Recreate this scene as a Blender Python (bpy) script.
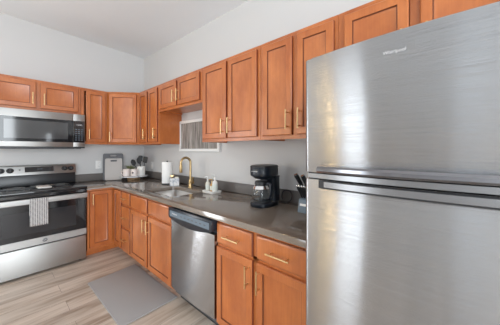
import bpy, bmesh, math, random
from mathutils import Vector, Matrix
random.seed(7)
for o in list(bpy.data.objects): bpy.data.objects.remove(o)
S = bpy.context.scene
COL = S.collection
PI = math.pi
FL = 0.05                      # floor level

# ------------------------------------------------------------------ camera
cd = bpy.data.cameras.new('camera'); cam = bpy.data.objects.new('camera', cd); COL.objects.link(cam)
cam.location = (-1.616, -4.021, 1.359); cam.rotation_euler = (PI/2, 0, -0.8859)
cd.sensor_width = 36; cd.lens = 223.627/500*36
cd.shift_x = -0.0343; cd.shift_y = -0.0251; cd.clip_start = 0.02
S.camera = cam
# ------------------------------------------------------------------ world, light, exposure
w = bpy.data.worlds.new('world'); S.world = w; w.use_nodes = True
bg = w.node_tree.nodes['Background']; bg.inputs[0].default_value = (.75, .87, 1, 1); bg.inputs[1].default_value = 1.0
S.view_settings.view_transform = 'Standard'; S.view_settings.look = 'None'
S.view_settings.exposure = 0.21; S.view_settings.gamma = 1
def area(name, loc, size, power, color, target=None, rot=None):
    l = bpy.data.lights.new(name, 'AREA'); l.shape = 'RECTANGLE'; l.size, l.size_y = size
    l.energy = power; l.color = color
    o = bpy.data.objects.new(name, l); COL.objects.link(o); o.location = loc
    o.rotation_euler = rot
    return o
# daylight through the living-side windows behind and to the left of the camera
area('daylight_left', (-5.18, -4.78, 2.25), (.70, .60), 2, (.80, .90, 1), rot=(PI/2, 0, -PI/2))
area('daylight_sliding_door', (-5.18, -1.45, 1.38), (1.05, 2.5), 27, (.93, .97, 1), rot=(PI/2, 0, -PI/2))
area('daylight_behind', (-3.0, -7.43, 1.35), (3.6, 2.4), 212, (.90, .96, 1), rot=(PI/2, 0, 0))
area('daylight_back_door', (-2.92, -.02, 1.12), (.56, 2.0), 30, (.93, .97, 1), rot=(-PI/2, 0, 0))

# ------------------------------------------------------------------ materials
def mat(name, color, rough=.5, metal=0, **kw):
    m = bpy.data.materials.new(name); m.use_nodes = True
    b = m.node_tree.nodes['Principled BSDF']
    b.inputs['Base Color'].default_value = (*color, 1)
    b.inputs['Roughness'].default_value = rough; b.inputs['Metallic'].default_value = metal
    for k, v in kw.items(): b.inputs[k].default_value = v
    return m
def nn(m, t): return m.node_tree.nodes.new(t)
def lk(m, a, b): m.node_tree.links.new(a, b)
def P(m): return m.node_tree.nodes['Principled BSDF']
def ramp(m, fac, stops):
    r = nn(m, 'ShaderNodeValToRGB'); e = r.color_ramp.elements
    while len(e) < len(stops): e.new(.5)
    for i, (p, c) in enumerate(stops): e[i].position = p; e[i].color = (*c, 1)
    lk(m, fac, r.inputs[0]); return r.outputs[0]
def noise(m, vec, scale, detail=3, rough=.5):
    n = nn(m, 'ShaderNodeTexNoise'); n.inputs['Scale'].default_value = scale
    n.inputs['Detail'].default_value = detail; n.inputs['Roughness'].default_value = rough
    if vec is not None: lk(m, vec, n.inputs['Vector'])
    return n.outputs['Fac']
def coords(m, scale=(1, 1, 1), kind='Object', rnd=False):
    tc = nn(m, 'ShaderNodeTexCoord'); mp = nn(m, 'ShaderNodeMapping'); mp.inputs['Scale'].default_value = scale
    lk(m, tc.outputs[kind], mp.inputs['Vector'])
    if rnd:
        oi = nn(m, 'ShaderNodeObjectInfo'); cb = nn(m, 'ShaderNodeCombineXYZ'); mu = nn(m, 'ShaderNodeMath')
        mu.operation = 'MULTIPLY'; mu.inputs[1].default_value = 37
        lk(m, oi.outputs['Random'], mu.inputs[0])
        for i in range(3): lk(m, mu.outputs[0], cb.inputs[i])
        lk(m, cb.outputs[0], mp.inputs['Location'])
    return mp.outputs[0]
def bump(m, h, strength, dist=.002):
    b = nn(m, 'ShaderNodeBump'); b.inputs['Strength'].default_value = strength; b.inputs['Distance'].default_value = dist
    lk(m, h, b.inputs['Height']); lk(m, b.outputs[0], P(m).inputs['Normal'])
def mixc(m, fac, a, b, mode='MIX'):
    x = nn(m, 'ShaderNodeMix'); x.data_type = 'RGBA'; x.blend_type = mode
    for s, v in ((x.inputs[0], fac), (x.inputs[6], a), (x.inputs[7], b)):
        if hasattr(v, 'links') or hasattr(v, 'is_linked'): lk(m, v, s)
        elif isinstance(v, tuple): s.default_value = (*v, 1)
        else: s.default_value = v
    return x.outputs[2]

def wood(name, lo, hi):
    m = mat(name, lo, .34); P(m).inputs['Coat Weight'].default_value = .45; P(m).inputs['Coat Roughness'].default_value = .28
    blot = noise(m, coords(m, (2.2, 2.2, 1.2), rnd=True), 2.4, 4, .6)
    grain = noise(m, coords(m, (60, 60, 2.2), rnd=True), 2.0, 3)
    c1 = ramp(m, blot, [(.3, lo), (.7, hi)])
    c2 = ramp(m, grain, [(.35, (.92, .90, .88)), (.65, (1, 1, 1))])
    lk(m, mixc(m, 1.0, c1, c2, 'MULTIPLY'), P(m).inputs['Base Color'])
    return m
M = {}
M['wood'] = wood('maple_cabinet', (.375, .092, .017), (.575, .182, .045))
M['glaze_shade'] = mat('brown_glaze_shade', (.19, .055, .021), .45)  # slight brown glaze, with the shade of the grooves put into its colour
M['edge'] = mat('gap_shade_edge', (.17, .036, .015), .5)  # door sides coloured dark to paint in the shade of the gaps
M['wall'] = mat('wall_paint', (.61, .608, .606), .75)
bump(M['wall'], noise(M['wall'], coords(M['wall'], kind='Object'), 260, 2), .08, .001)
M['reflection_grey'] = mat('reflection_grey_paint', (.46, .465, .47), .8)  # unseen left wall: grey made up to tone steel reflections and bounce light
M['ceil'] = mat('ceiling_paint', (.80, .83, .855), .9)
M['trim'] = mat('white_trim', (.82, .82, .81), .4)
# vinyl planks
m = mat('vinyl_plank', (.5, .4, .3), .42); M['floor'] = m
br = nn(m, 'ShaderNodeTexBrick'); br.offset = .37; br.inputs['Scale'].default_value = 1
br.inputs['Brick Width'].default_value = 1.22; br.inputs['Row Height'].default_value = .18
br.inputs['Mortar Size'].default_value = .0012; br.inputs['Bias'].default_value = 0
br.inputs['Color1'].default_value = (0, 0, 0, 1); br.inputs['Color2'].default_value = (1, 1, 1, 1); br.inputs['Mortar'].default_value = (.5, .5, .5, 1)
lk(m, coords(m), br.inputs['Vector'])
sx = nn(m, 'ShaderNodeVectorMath'); sx.operation = 'MULTIPLY_ADD'; sx.inputs[1].default_value = (0, 3, 9)
lk(m, br.outputs['Color'], sx.inputs[0]); lk(m, coords(m, (.9, 8, 1)), sx.inputs[2])
g = noise(m, sx.outputs[0], 1.6, 5, .6)
base = ramp(m, g, [(.30, (.25, .185, .14)), (.42, (.44, .36, .295)), (.55, (.58, .50, .43)), (.75, (.66, .585, .515))])
tone = ramp(m, br.outputs['Color'], [(0, (.84, .83, .82)), (1, (1.06, 1.05, 1.04))])
c = mixc(m, 1.0, base, tone, 'MULTIPLY')
c = mixc(m, br.outputs['Fac'], c, (.20, .16, .13))
lk(m, c, P(m).inputs['Base Color'])
# quartz
m = mat('grey_quartz', (.15, .13, .12), .07); M['quartz'] = m
lk(m, ramp(m, noise(m, coords(m), 220, 2), [(.35, (.198, .160, .128)), (.65, (.228, .185, .150))]), P(m).inputs['Base Color'])
P(m).inputs['Specular IOR Level'].default_value = .95
M['splash'] = mat('grey_quartz_splash', (.135, .122, .115), .38)
# brushed stainless
def steel(name, color, rough, aniso, rot=.25, streak=.08, wave=.10, ws=(9, .5, 1), brush=.00036):
    m = mat(name, color, rough, 1.0); b = P(m)
    b.inputs['Anisotropic'].default_value = aniso; b.inputs['Anisotropic Rotation'].default_value = rot
    t = nn(m, 'ShaderNodeTangent'); t.direction_type = 'UV_MAP'; t.uv_map = 'uv'; lk(m, t.outputs[0], b.inputs['Tangent'])
    n = noise(m, coords(m, (3, 700, 1), 'UV'), 1.0, 2)
    r = nn(m, 'ShaderNodeMapRange'); r.inputs['To Min'].default_value = rough-streak; r.inputs['To Max'].default_value = rough+streak
    lk(m, n, r.inputs['Value']); lk(m, r.outputs[0], b.inputs['Roughness'])
    b1 = nn(m, 'ShaderNodeBump'); b1.inputs['Strength'].default_value = wave; b1.inputs['Distance'].default_value = .004
    lk(m, noise(m, coords(m, ws, 'UV'), 1.0, 2), b1.inputs['Height'])
    b2 = nn(m, 'ShaderNodeBump'); b2.inputs['Strength'].default_value = 1; b2.inputs['Distance'].default_value = brush
    lk(m, noise(m, coords(m, (2, 2600, 1), 'UV'), 1.0, 1), b2.inputs['Height']); lk(m, b1.outputs[0], b2.inputs['Normal'])
    lk(m, b2.outputs[0], b.inputs['Normal'])
    return m
M['steel'] = steel('brushed_steel', (.42, .425, .435), .21, 1.0, .25, .06)
M['steel_wavy'] = steel('brushed_steel_wavy', (.42, .42, .425), .18, 1.0, .25, .06, .35, (5, 2.2, 1))
M['steel_soft'] = steel('brushed_steel_soft', (.44, .435, .425), .42, .8, brush=.0003)
M['steel_plain'] = mat('satin_steel', (.60, .60, .61), .25, 1.0)
M['sink_steel'] = mat('sink_steel', (.72, .70, .68), .33, 1.0)
M['chrome'] = mat('chrome', (.75, .75, .76), .12, 1.0)
M['brass'] = mat('brushed_brass', (.70, .51, .27), .36, 1.0)
M['gold'] = mat('faucet_gold', (.52, .37, .19), .38, 1.0)
M['darkchrome'] = mat('dark_chrome', (.30, .30, .32), .14, 1.0)
M['darksteel'] = mat('dark_satin_steel', (.33, .335, .345), .25, 1.0)
M['blackglass'] = mat('black_glass', (.012, .012, .014), .06); P(M['blackglass']).inputs['Specular IOR Level'].default_value = .6
M['window_glass'] = mat('oven_window', (.03, .03, .033), .08)
M['mw_window'] = mat('microwave_window', (.06, .06, .062), .07); P(M['mw_window']).inputs['Specular IOR Level'].default_value = .9
M['black'] = mat('black_plastic', (.016, .017, .02), .33)
M['navy'] = mat('blue_black_plastic', (.012, .017, .026), .28)
M['panelgrey'] = mat('grey_blue_panel', (.12, .16, .20), .35)
M['darkgrey'] = mat('dark_grey_plastic', (.07, .072, .078), .32)
M['gasket'] = mat('black_gasket', (.012, .012, .013), .6)
M['white'] = mat('white_ceramic', (.80, .79, .76), .25)
M['whiteplastic'] = mat('white_plastic', (.80, .80, .79), .4)
M['paper'] = mat('paper_towel', (.86, .85, .83), .9)
bump(M['paper'], noise(M['paper'], coords(M['paper']), 180, 2), .3, .002)
M['pink'] = mat('pale_pink_glaze', (.76, .675, .64), .3)
M['mark'] = mat('dark_mark', (.03, .022, .022), .5)
M['leaf'] = mat('succulent_green', (.16, .19, .08), .5)
M['utensil'] = mat('black_nylon', (.011, .012, .014), .5)
M['soil'] = mat('soil', (.05, .035, .025), .9)
M['board_dark'] = mat('dark_grey_board', (.095, .095, .105), .55)
M['board_light'] = mat('warm_grey_board', (.44, .41, .39), .55)
M['standwood'] = mat('stand_wood', (.38, .24, .13), .5)
M['mat'] = mat('grey_mat', (.19, .19, .195), .85)
mm = M['mat']; ck = nn(mm, 'ShaderNodeTexChecker'); ck.inputs['Scale'].default_value = 130
ck.inputs['Color1'].default_value = (.34, .325, .32, 1); ck.inputs['Color2'].default_value = (.27, .26, .26, 1)
lk(mm, coords(mm), ck.inputs['Vector']); lk(mm, ck.outputs['Color'], P(mm).inputs['Base Color'])
bump(mm, noise(mm, coords(mm), 300, 2), .5, .003)
# checked towel
m = mat('checked_cloth', (.7, .7, .7), .9); M['towel'] = m
ckv = nn(m, 'ShaderNodeTexBrick'); ckv.offset = 0; ckv.inputs['Scale'].default_value = 1
ckv.inputs['Brick Width'].default_value = .0165; ckv.inputs['Row Height'].default_value = .0125
ckv.inputs['Mortar Size'].default_value = .0028; ckv.inputs['Mortar Smooth'].default_value = .2
ckv.inputs['Color1'].default_value = (.035, .035, .045, 1); ckv.inputs['Color2'].default_value = (.07, .07, .085, 1); ckv.inputs['Mortar'].default_value = (.62, .61, .60, 1)
lk(m, coords(m, kind='UV'), ckv.inputs['Vector']); lk(m, ckv.outputs['Color'], P(m).inputs['Base Color'])
# birch print
m = mat('birch_print', (.5, .5, .5), .6); M['print'] = m
n1 = noise(m, coords(m, (34, 1, 2.0)), 1.4, 5, .65); n2 = noise(m, coords(m, (9, 1, .4)), 1.5, 2)
c1 = ramp(m, n1, [(.34, (.07, .065, .06)), (.46, (.27, .25, .235)), (.60, (.42, .40, .38)), (.72, (.68, .67, .66))])
c2 = ramp(m, n2, [(.40, (.75, .73, .72)), (.60, (1.1, 1.08, 1.06))])
lk(m, mixc(m, 1., c1, c2, 'MULTIPLY'), P(m).inputs['Base Color'])
# marble
m = mat('white_marble', (.8, .8, .8), .25); M['marble'] = m
lk(m, ramp(m, noise(m, coords(m), 22, 5, .7), [(.38, (.30, .34, .40)), (.5, (.74, .75, .77)), (.7, (.84, .84, .83))]), P(m).inputs['Base Color'])
M['amber'] = mat('amber_soap', (.62, .34, .12), .2)
M['labelgreen'] = mat('pale_green_label', (.70, .74, .69), .5)
M['labelcream'] = mat('cream_label', (.74, .72, .64), .5)
M['clear'] = mat('clear_glass', (.92, .95, .97), .02); P(M['clear']).inputs['Transmission Weight'].default_value = 1.0; P(M['clear']).inputs['IOR'].default_value = 1.35
M['blockgrey'] = mat('blue_grey_block', (.14, .19, .24), .4)
M['rivet'] = mat('knife_bolster', (.75, .75, .74), .2, 1.0)
M['logo'] = mat('logo_silver', (.62, .62, .63), .35, .3)
M['ring'] = mat('burner_print', (.20, .20, .20), .3)
M['lamp'] = mat('lamp_glow', (1, .9, .75), .5)
P(M['lamp']).inputs['Emission Color'].default_value = (1, .82, .58, 1); P(M['lamp']).inputs['Emission Strength'].default_value = 1.2

# ------------------------------------------------------------------ mesh builder
class MB:
    def __init__(s): s.bm = bmesh.new(); s.mats = []
    def mi(s, m):
        if m not in s.mats: s.mats.append(m)
        return s.mats.index(m)
    def merge(s, t, m, smooth=False, xf=None):
        i = s.mi(m); vm = {}
        for v in t.verts: vm[v] = s.bm.verts.new(xf @ v.co if xf else v.co)
        for f in t.faces:
            try: nf = s.bm.faces.new([vm[v] for v in f.verts])
            except ValueError: continue
            nf.material_index = i; nf.smooth = smooth
        t.free(); return s
    def box(s, x0, x1, y0, y1, z0, z1, m, bev=0, seg=1, xf=None):
        t = bmesh.new(); bmesh.ops.create_cube(t, size=1)
        for v in t.verts: v.co = Vector(((x0+x1)/2+v.co.x*(x1-x0), (y0+y1)/2+v.co.y*(y1-y0), (z0+z1)/2+v.co.z*(z1-z0)))
        if bev: bmesh.ops.bevel(t, geom=t.edges[:], offset=bev, segments=seg, affect='EDGES', profile=.5)
        return s.merge(t, m, seg > 1, xf)
    def rbox(s, x0, x1, y0, y1, z0, z1, m, r, axis='Z', seg=5, bev=0):   # box with rounded edges along one axis
        t = bmesh.new(); bmesh.ops.create_cube(t, size=1)
        for v in t.verts: v.co = Vector(((x0+x1)/2+v.co.x*(x1-x0), (y0+y1)/2+v.co.y*(y1-y0), (z0+z1)/2+v.co.z*(z1-z0)))
        ax = 'XYZ'.index(axis)
        es = [e for e in t.edges if abs((e.verts[0].co-e.verts[1].co).normalized()[ax]) > .9]
        bmesh.ops.bevel(t, geom=es, offset=r, segments=seg, affect='EDGES', profile=.5)
        if bev:
            es = [e for e in t.edges if len(e.link_faces) == 2 and e.calc_face_angle(0) > 1.2]
            bmesh.ops.bevel(t, geom=es, offset=bev, segments=2, affect='EDGES', profile=.5)
        return s.merge(t, m, True)
    def lathe(s, prof, m, c=(0, 0, 0), seg=24, xf=None, cap=True):
        t = bmesh.new(); rings = []
        for r, z in prof:
            rings.append([t.verts.new((c[0]+r*math.cos(a*2*PI/seg), c[1]+r*math.sin(a*2*PI/seg), c[2]+z)) for a in range(seg)])
        for A, B in zip(rings, rings[1:]):
            for k in range(seg): t.faces.new((A[k], A[(k+1) % seg], B[(k+1) % seg], B[k]))
        if cap:
            t.faces.new(rings[0][::-1]); t.faces.new(rings[-1])
        bmesh.ops.recalc_face_normals(t, faces=t.faces[:])
        return s.merge(t, m, True, xf)
    def tube(s, pts, r, m, seg=10):
        pts = [Vector(p) for p in pts]; rs = r if isinstance(r, (list, tuple)) else [r]*len(pts)
        t = bmesh.new(); rings = []; ref = None
        for i, p in enumerate(pts):
            d = (pts[min(i+1, len(pts)-1)]-pts[max(i-1, 0)]).normalized()
            if ref is None: ref = d.orthogonal().normalized()
            ref = (ref-d*ref.dot(d)).normalized(); q = d.cross(ref)
            rings.append([t.verts.new(p+rs[i]*(ref*math.cos(a*2*PI/seg)+q*math.sin(a*2*PI/seg))) for a in range(seg)])
        for A, B in zip(rings, rings[1:]):
            for k in range(seg): t.faces.new((A[k], A[(k+1) % seg], B[(k+1) % seg], B[k]))
        t.faces.new(rings[0][::-1]); t.faces.new(rings[-1])
        bmesh.ops.recalc_face_normals(t, faces=t.faces[:])
        return s.merge(t, m, True)
    def prism(s, poly, axis, a0, a1, m, bev=0, seg=2, smooth=False, xf=None):  # polygon in the two other axes, extruded along axis
        t = bmesh.new()
        def mk(p, a): return {'X': (a, p[0], p[1]), 'Y': (p[0], a, p[1]), 'Z': (p[0], p[1], a)}[axis]
        A = [t.verts.new(mk(p, a0)) for p in poly]; B = [t.verts.new(mk(p, a1)) for p in poly]; n = len(poly)
        for k in range(n): t.faces.new((A[k], A[(k+1) % n], B[(k+1) % n], B[k]))
        t.faces.new(A[::-1]); t.faces.new(B)
        bmesh.ops.recalc_face_normals(t, faces=t.faces[:])
        if bev: bmesh.ops.bevel(t, geom=t.edges[:], offset=bev, segments=seg, affect='EDGES', profile=.5)
        return s.merge(t, m, smooth, xf)
    def sphere(s, c, r, m, sc=(1, 1, 1), seg=14):
        t = bmesh.new(); bmesh.ops.create_uvsphere(t, u_segments=seg, v_segments=seg//2+1, radius=r)
        for v in t.verts: v.co = Vector(c)+Vector((v.co.x*sc[0], v.co.y*sc[1], v.co.z*sc[2]))
        return s.merge(t, m, True)
    def build(s, name, parent=None, loc=None):
        me = bpy.data.meshes.new(name)
        uv = s.bm.loops.layers.uv.new('uv')
        s.bm.normal_update()
        for f in s.bm.faces:
            n = f.normal
            for l in f.loops:
                c = l.vert.co
                l[uv].uv = (c.y, c.z) if abs(n.x) >= max(abs(n.y), abs(n.z)) else ((c.x, c.z) if abs(n.y) >= abs(n.z) else (c.x, c.y))
        s.bm.to_mesh(me); s.bm.free()
        for m in s.mats: me.materials.append(m)
        try: me.set_sharp_from_angle(angle=math.radians(40))
        except Exception: pass
        o = bpy.data.objects.new(name, me); COL.objects.link(o)
        if parent: o.parent = parent
        if loc: o.location = loc
        return o
def thing(name, label, cat, loc=(0, 0, 0), rotz=0, group=None):
    o = bpy.data.objects.new(name, None); COL.objects.link(o); o.empty_display_size = .05
    o.location = loc; o.rotation_euler = (0, 0, rotz)
    o['label'] = label; o['category'] = cat
    if group: o['group'] = group
    return o
def tag(o, label, cat, group=None):
    o['label'] = label; o['category'] = cat
    if group: o['group'] = group
    return o
def struct(o): o['kind'] = 'structure'; return o
def text_into(mb, s, size, m, xf, ext=.0006):
    c = bpy.data.curves.new('lettering', 'FONT'); c.body = s; c.size = size; c.extrude = ext; c.resolution_u = 3
    c.align_x = 'CENTER'; c.align_y = 'CENTER'
    o = bpy.data.objects.new('lettering', c); COL.objects.link(o)
    me = bpy.data.meshes.new_from_object(o.evaluated_get(bpy.context.evaluated_depsgraph_get()))
    t = bmesh.new(); t.from_mesh(me)
    bpy.data.objects.remove(o); bpy.data.curves.remove(c); bpy.data.meshes.remove(me)
    mb.merge(t, m, False, xf)
def frame_xf(origin, right, up):
    r = Vector(right).normalized(); u = Vector(up).normalized(); n = r.cross(u)
    x = Matrix.Identity(4)
    for i in range(3): x[i][0], x[i][1], x[i][2], x[i][3] = r[i], u[i], n[i], origin[i]
    return x
RW = -PI/2            # things on the right wall: local x -> world -y, local -y -> world -x

# ------------------------------------------------------------------ the room
XL, YF = -5.2, -7.45
def cz(x, y): return 2.905 - .028*x + .020*y
def slab(name, pts, off, m):            # polygon + offset vector
    t = bmesh.new(); A = [t.verts.new(p) for p in pts]; B = [t.verts.new(Vector(p)+Vector(off)) for p in pts]; n = len(pts)
    for k in range(n): t.faces.new((A[k], A[(k+1) % n], B[(k+1) % n], B[k]))
    t.faces.new(A[::-1]); t.faces.new(B); bmesh.ops.recalc_face_normals(t, faces=t.faces[:])
    mb = MB(); mb.merge(t, m); return struct(mb.build(name))
slab('floor', [(XL, 0, FL), (0, 0, FL), (0, YF, FL), (XL, YF, FL)], (0, 0, -.05), M['floor'])
slab('ceiling', [(x, y, cz(x, y)) for x, y in ((XL-.1, .1), (.1, .1), (.1, YF-.1), (XL-.1, YF-.1))], (0, 0, .1), M['ceil'])
slab('wall_right', [(0, 0, FL), (0, YF, FL), (0, YF, cz(0, YF)), (0, 0, cz(0, 0))], (.1, 0, 0), M['wall'])
def wall_with_holes(name, fn, L, holes, off, paint='wall'):       # fn(u, z) -> point; hole = (u0, u1, z0, z1)
    mb = MB(); us = sorted({0, L, *[h[0] for h in holes], *[h[1] for h in holes]}); zs = sorted({FL, *[h[2] for h in holes], *[h[3] for h in holes]})
    t = bmesh.new()
    for u0, u1 in zip(us, us[1:]):
        for i, z0 in enumerate(zs):
            top = i == len(zs)-1
            z1 = None if top else zs[i+1]
            if not top and any(h[0] <= u0 and u1 <= h[1] and h[2] <= z0 and z1 <= h[3] for h in holes): continue
            q = [fn(u0, z0), fn(u1, z0)]
            if top:
                a, b = fn(u1, 0), fn(u0, 0); q += [(a[0], a[1], cz(a[0], a[1])), (b[0], b[1], cz(b[0], b[1]))]
            else: q += [fn(u1, z1), fn(u0, z1)]
            A = [t.verts.new(p) for p in q]; B = [t.verts.new(Vector(p)+Vector(off)) for p in q]
            for k in range(4): t.faces.new((A[k], A[(k+1) % 4], B[(k+1) % 4], B[k]))
            t.faces.new(A[::-1]); t.faces.new(B)
    bmesh.ops.remove_doubles(t, verts=t.verts[:], dist=1e-5)
    bmesh.ops.recalc_face_normals(t, faces=t.faces[:])
    mb.merge(t, M[paint]); return struct(mb.build(name))
wl = [(4.43, 5.13, 1.95, 2.55), (.90, 2.00, .12, 2.64)]
wb = [(2.00, 2.56, .12, 2.12)]
wf = [(.4, 4.0, .12, 2.58)]
wall_with_holes('wall_left', lambda u, z: (XL, -u, z), -YF, wl, (-.1, 0, 0), 'reflection_grey')
wall_with_holes('wall_back', lambda u, z: (XL+u, 0, z), -XL, wb, (0, .1, 0))
wall_with_holes('wall_front', lambda u, z: (XL+u, YF, z), -XL, wf, (0, -.1, 0))
def window(name, fn, h, d):
    u0, u1, z0, z1 = h; mb = MB()
    def bar(a0, a1, b0, b1):
        p, q = Vector(fn(a0, b0)), Vector(fn(a1, b1)); dd = Vector(d)*.04
        lo = [min(p[i], q[i])-abs(dd[i]) for i in range(3)]; hi = [max(p[i], q[i])+abs(dd[i]) for i in range(3)]
        mb.box(lo[0], hi[0], lo[1], hi[1], lo[2], hi[2], M['trim'])
    e = .06
    bar(u0-e, u0, z0-e, z1+e); bar(u1, u1+e, z0-e, z1+e); bar(u0, u1, z0-e, z0); bar(u0, u1, z1, z1+e)
    um = (u0+u1)/2; bar(um-.02, um+.02, z0, z1)
    return struct(mb.build(name))
window('window_1', lambda u, z: (XL-.05, -u, z), wl[0], (1, 0, 0))
window('window_2', lambda u, z: (XL-.05, -u, z), wl[1], (1, 0, 0))
window('window_3', lambda u, z: (XL+u, YF-.05, z), wf[0], (0, 1, 0))
window('window_4', lambda u, z: (XL+u, .05, z), wb[0], (0, 1, 0))
mb = MB(); mb.box(XL, -3.27, -.014, 0, FL, FL+.1, M['trim'], .003); mb.box(-2.57, -1.75, -.014, 0, FL, FL+.1, M['trim'], .003); struct(mb.build('baseboard_back'))
mb = MB(); mb.box(-.014, 0, YF, -4.36, FL, FL+.1, M['trim'], .003); struct(mb.build('baseboard_right'))

# ------------------------------------------------------------------ cabinet kit
def panel_mesh(W, H, kind):        # front face at y = -.02, back at y = 0, lower left corner at the origin
    mb = MB(); t = bmesh.new(); wi, gi, ei = mb.mi(M['wood']), mb.mi(M['glaze_shade']), mb.mi(M['edge'])
    if kind == 'door':
        f = min(.048, W*.2)
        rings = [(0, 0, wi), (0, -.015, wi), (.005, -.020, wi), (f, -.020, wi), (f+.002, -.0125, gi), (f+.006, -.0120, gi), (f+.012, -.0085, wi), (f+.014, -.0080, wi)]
    else:
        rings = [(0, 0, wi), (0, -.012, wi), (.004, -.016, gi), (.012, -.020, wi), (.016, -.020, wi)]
    rr = []
    for ins, y, mi in rings:
        rr.append([t.verts.new(p) for p in ((ins, y, ins), (W-ins, y, ins), (W-ins, y, H-ins), (ins, y, H-ins))])
    fm = []
    for k in range(1, len(rr)):
        for j in range(4):
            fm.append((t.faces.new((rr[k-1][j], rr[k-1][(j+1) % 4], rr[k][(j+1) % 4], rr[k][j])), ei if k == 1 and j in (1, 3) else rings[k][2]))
    fm.append((t.faces.new(rr[-1]), wi)); fm.append((t.faces.new(rr[0][::-1]), wi))
    bmesh.ops.recalc_face_normals(t, faces=t.faces[:])
    vm = {v: mb.bm.verts.new(v.co) for v in t.verts}
    for fc, mi in fm:
        nf = mb.bm.faces.new([vm[v] for v in fc.verts]); nf.material_index = mi
    t.free(); return mb
def bar_pull(parent, x, z, L=.135, vertical=True, y=-.02):
    mb = MB(); a = L/2; s = L*.36
    d = (lambda q, yy: (x, yy, z+q)) if vertical else (lambda q, yy: (x+q, yy, z))
    mb.tube([d(-a, y-.032), d(a, y-.032)], .0050, M['brass'], 10)
    for q in (-s, s): mb.tube([d(q, y), d(q, y-.032)], .0045, M['brass'], 8)
    return mb.build('handle', parent)
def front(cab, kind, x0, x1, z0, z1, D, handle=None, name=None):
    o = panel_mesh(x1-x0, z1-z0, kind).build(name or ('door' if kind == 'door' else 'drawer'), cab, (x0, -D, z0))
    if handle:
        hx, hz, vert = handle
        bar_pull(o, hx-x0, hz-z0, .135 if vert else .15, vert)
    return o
def carcass(cab, W, D, H, z0=0, mids=(), rails=(), recess=.018, top=True):
    mb = MB(); e = .018
    mb.box(0, e, -D+.019, 0, z0, H, M['wood'], .001); mb.box(W-e, W, -D+.019, 0, z0, H, M['wood'], .001)
    mb.box(e, W-e, -D+.019, 0, z0+recess, z0+recess+e, M['wood'])
    if top: mb.box(e, W-e, -D+.019, 0, H-e, H, M['wood'])
    else: mb.box(e, W-e, -.10, 0, H-e, H, M['wood'])
    mb.box(e, W-e, -.012, 0, z0+recess+e, H-e, M['wood'])
    mb.build('body', cab)
    ff = MB(); y0, y1 = -D, -D+.019; k = .036
    ff.box(0, k, y0, y1, z0, H, M['wood'], .001); ff.box(W-k, W, y0, y1, z0, H, M['wood'], .001)
    ff.box(k, W-k, y0, y1, z0, z0+k, M['wood']); ff.box(k, W-k, y0, y1, H-k, H, M['wood'])
    for x in mids: ff.box(x-.022, x+.022, y0, y1, z0+k, H-k, M['wood'])
    for z in rails: ff.box(k, W-k, y0, y1, z-.018, z+.018, M['wood'])
    ff.build('face_frame', cab)

UB, UT = 1.436, 2.173                      # wall cabinets
DB, DT = 1.464, 2.143
G1 = 'orange-brown wall cabinets'
def wall_cab(label, y_or_x, W, zb, doors, right=True):
    if right: c = thing('wall_cabinet', label, 'cabinet', (-.001, y_or_x, zb), RW, G1)
    else: c = thing('wall_cabinet', label, 'cabinet', (y_or_x, -.001, zb), 0, G1)
    H = UT-zb
    carcass(c, W, .304, H, 0, [W/2] if len(doors) == 2 else [])
    for x0, x1, hside in doors:
        hx = x0+.028 if hside == 'l' else x1-.028
        dz = (DB-UB)
        hz = dz+.105
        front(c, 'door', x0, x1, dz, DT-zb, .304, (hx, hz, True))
    return c
# back wall
wall_cab('short two-door wood cabinet mounted above the microwave', -1.665, .765, 1.815, [(.028, .362, 'r'), (.398, .742, 'l')], False)
wall_cab('tall narrow single-door wood cabinet right of the microwave', -.898, .287, UB, [(.052, .270, 'l')], False)
# diagonal corner
c = thing('corner_wall_cabinet', 'diagonal wood wall cabinet across the room corner with a sheen on its door', 'cabinet', (0, 0, UB))
H = UT-UB
mb = MB(); mb.prism([(-.001, -.001), (-.609, -.001), (-.609, -.303), (-.303, -.609), (-.001, -.609)], 'Z', 0.0, H, M['wood'], .001, 1); mb.build('body', c)
dl = .306*math.sqrt(2)
x0, x1, z0, z1 = .035, dl-.035, DB-UB, DT-UB
pm = panel_mesh(x1-x0, z1-z0, 'door'); d = pm.build('door', c)
d.location = (-.609+math.cos(PI/4)*x0, -.303-math.sin(PI/4)*x0, z0); d.rotation_euler = (0, 0, -PI/4)
d.location.x -= .0008; d.location.y -= .0008
bar_pull(d, .028, .077)
# right wall
wall_cab('narrow two-door wood wall cabinet between the corner and the sink opening', -.611, .594, UB, [(.03, .272, 'r'), (.318, .568, 'r')])
wall_cab('short two-door wood wall cabinet above the sink and framed print', -1.2065, .912, 1.832, [(.035, .437, 'r'), (.473, .882, 'l')])
wall_cab('tall two-door wood wall cabinet hanging over the tray of soap bottles', -2.12, .762, UB, [(.035, .372, 'r'), (.402, .735, 'l')])
wall_cab('tall two-door wood wall cabinet above the coffee maker', -2.884, .620, UB, [(.033, .297, 'r'), (.337, .595, 'l')])
wall_cab('wide two-door wood wall cabinet above the refrigerator', -3.506, .765, 1.75, [(.036, .358, 'r'), (.404, .73, 'l')])

# base cabinets: bottom at FL
BT = .875-FL
def zz(z): return z-FL
def base_cab(label, y, W, mids=(), rails=(), D=.609, top=True):
    c = thing('base_cabinet', label, 'cabinet', (-.001, y, FL), RW, 'orange-brown base cabinets')
    carcass(c, W, D, BT, zz(.128), mids, rails, .0, top)
    t = MB(); t.box(.002, W-.002, -D+.075, -D+.09, 0, zz(.128), M['wood']); t.build('toe_kick', c)
    return c
FD = .609
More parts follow.
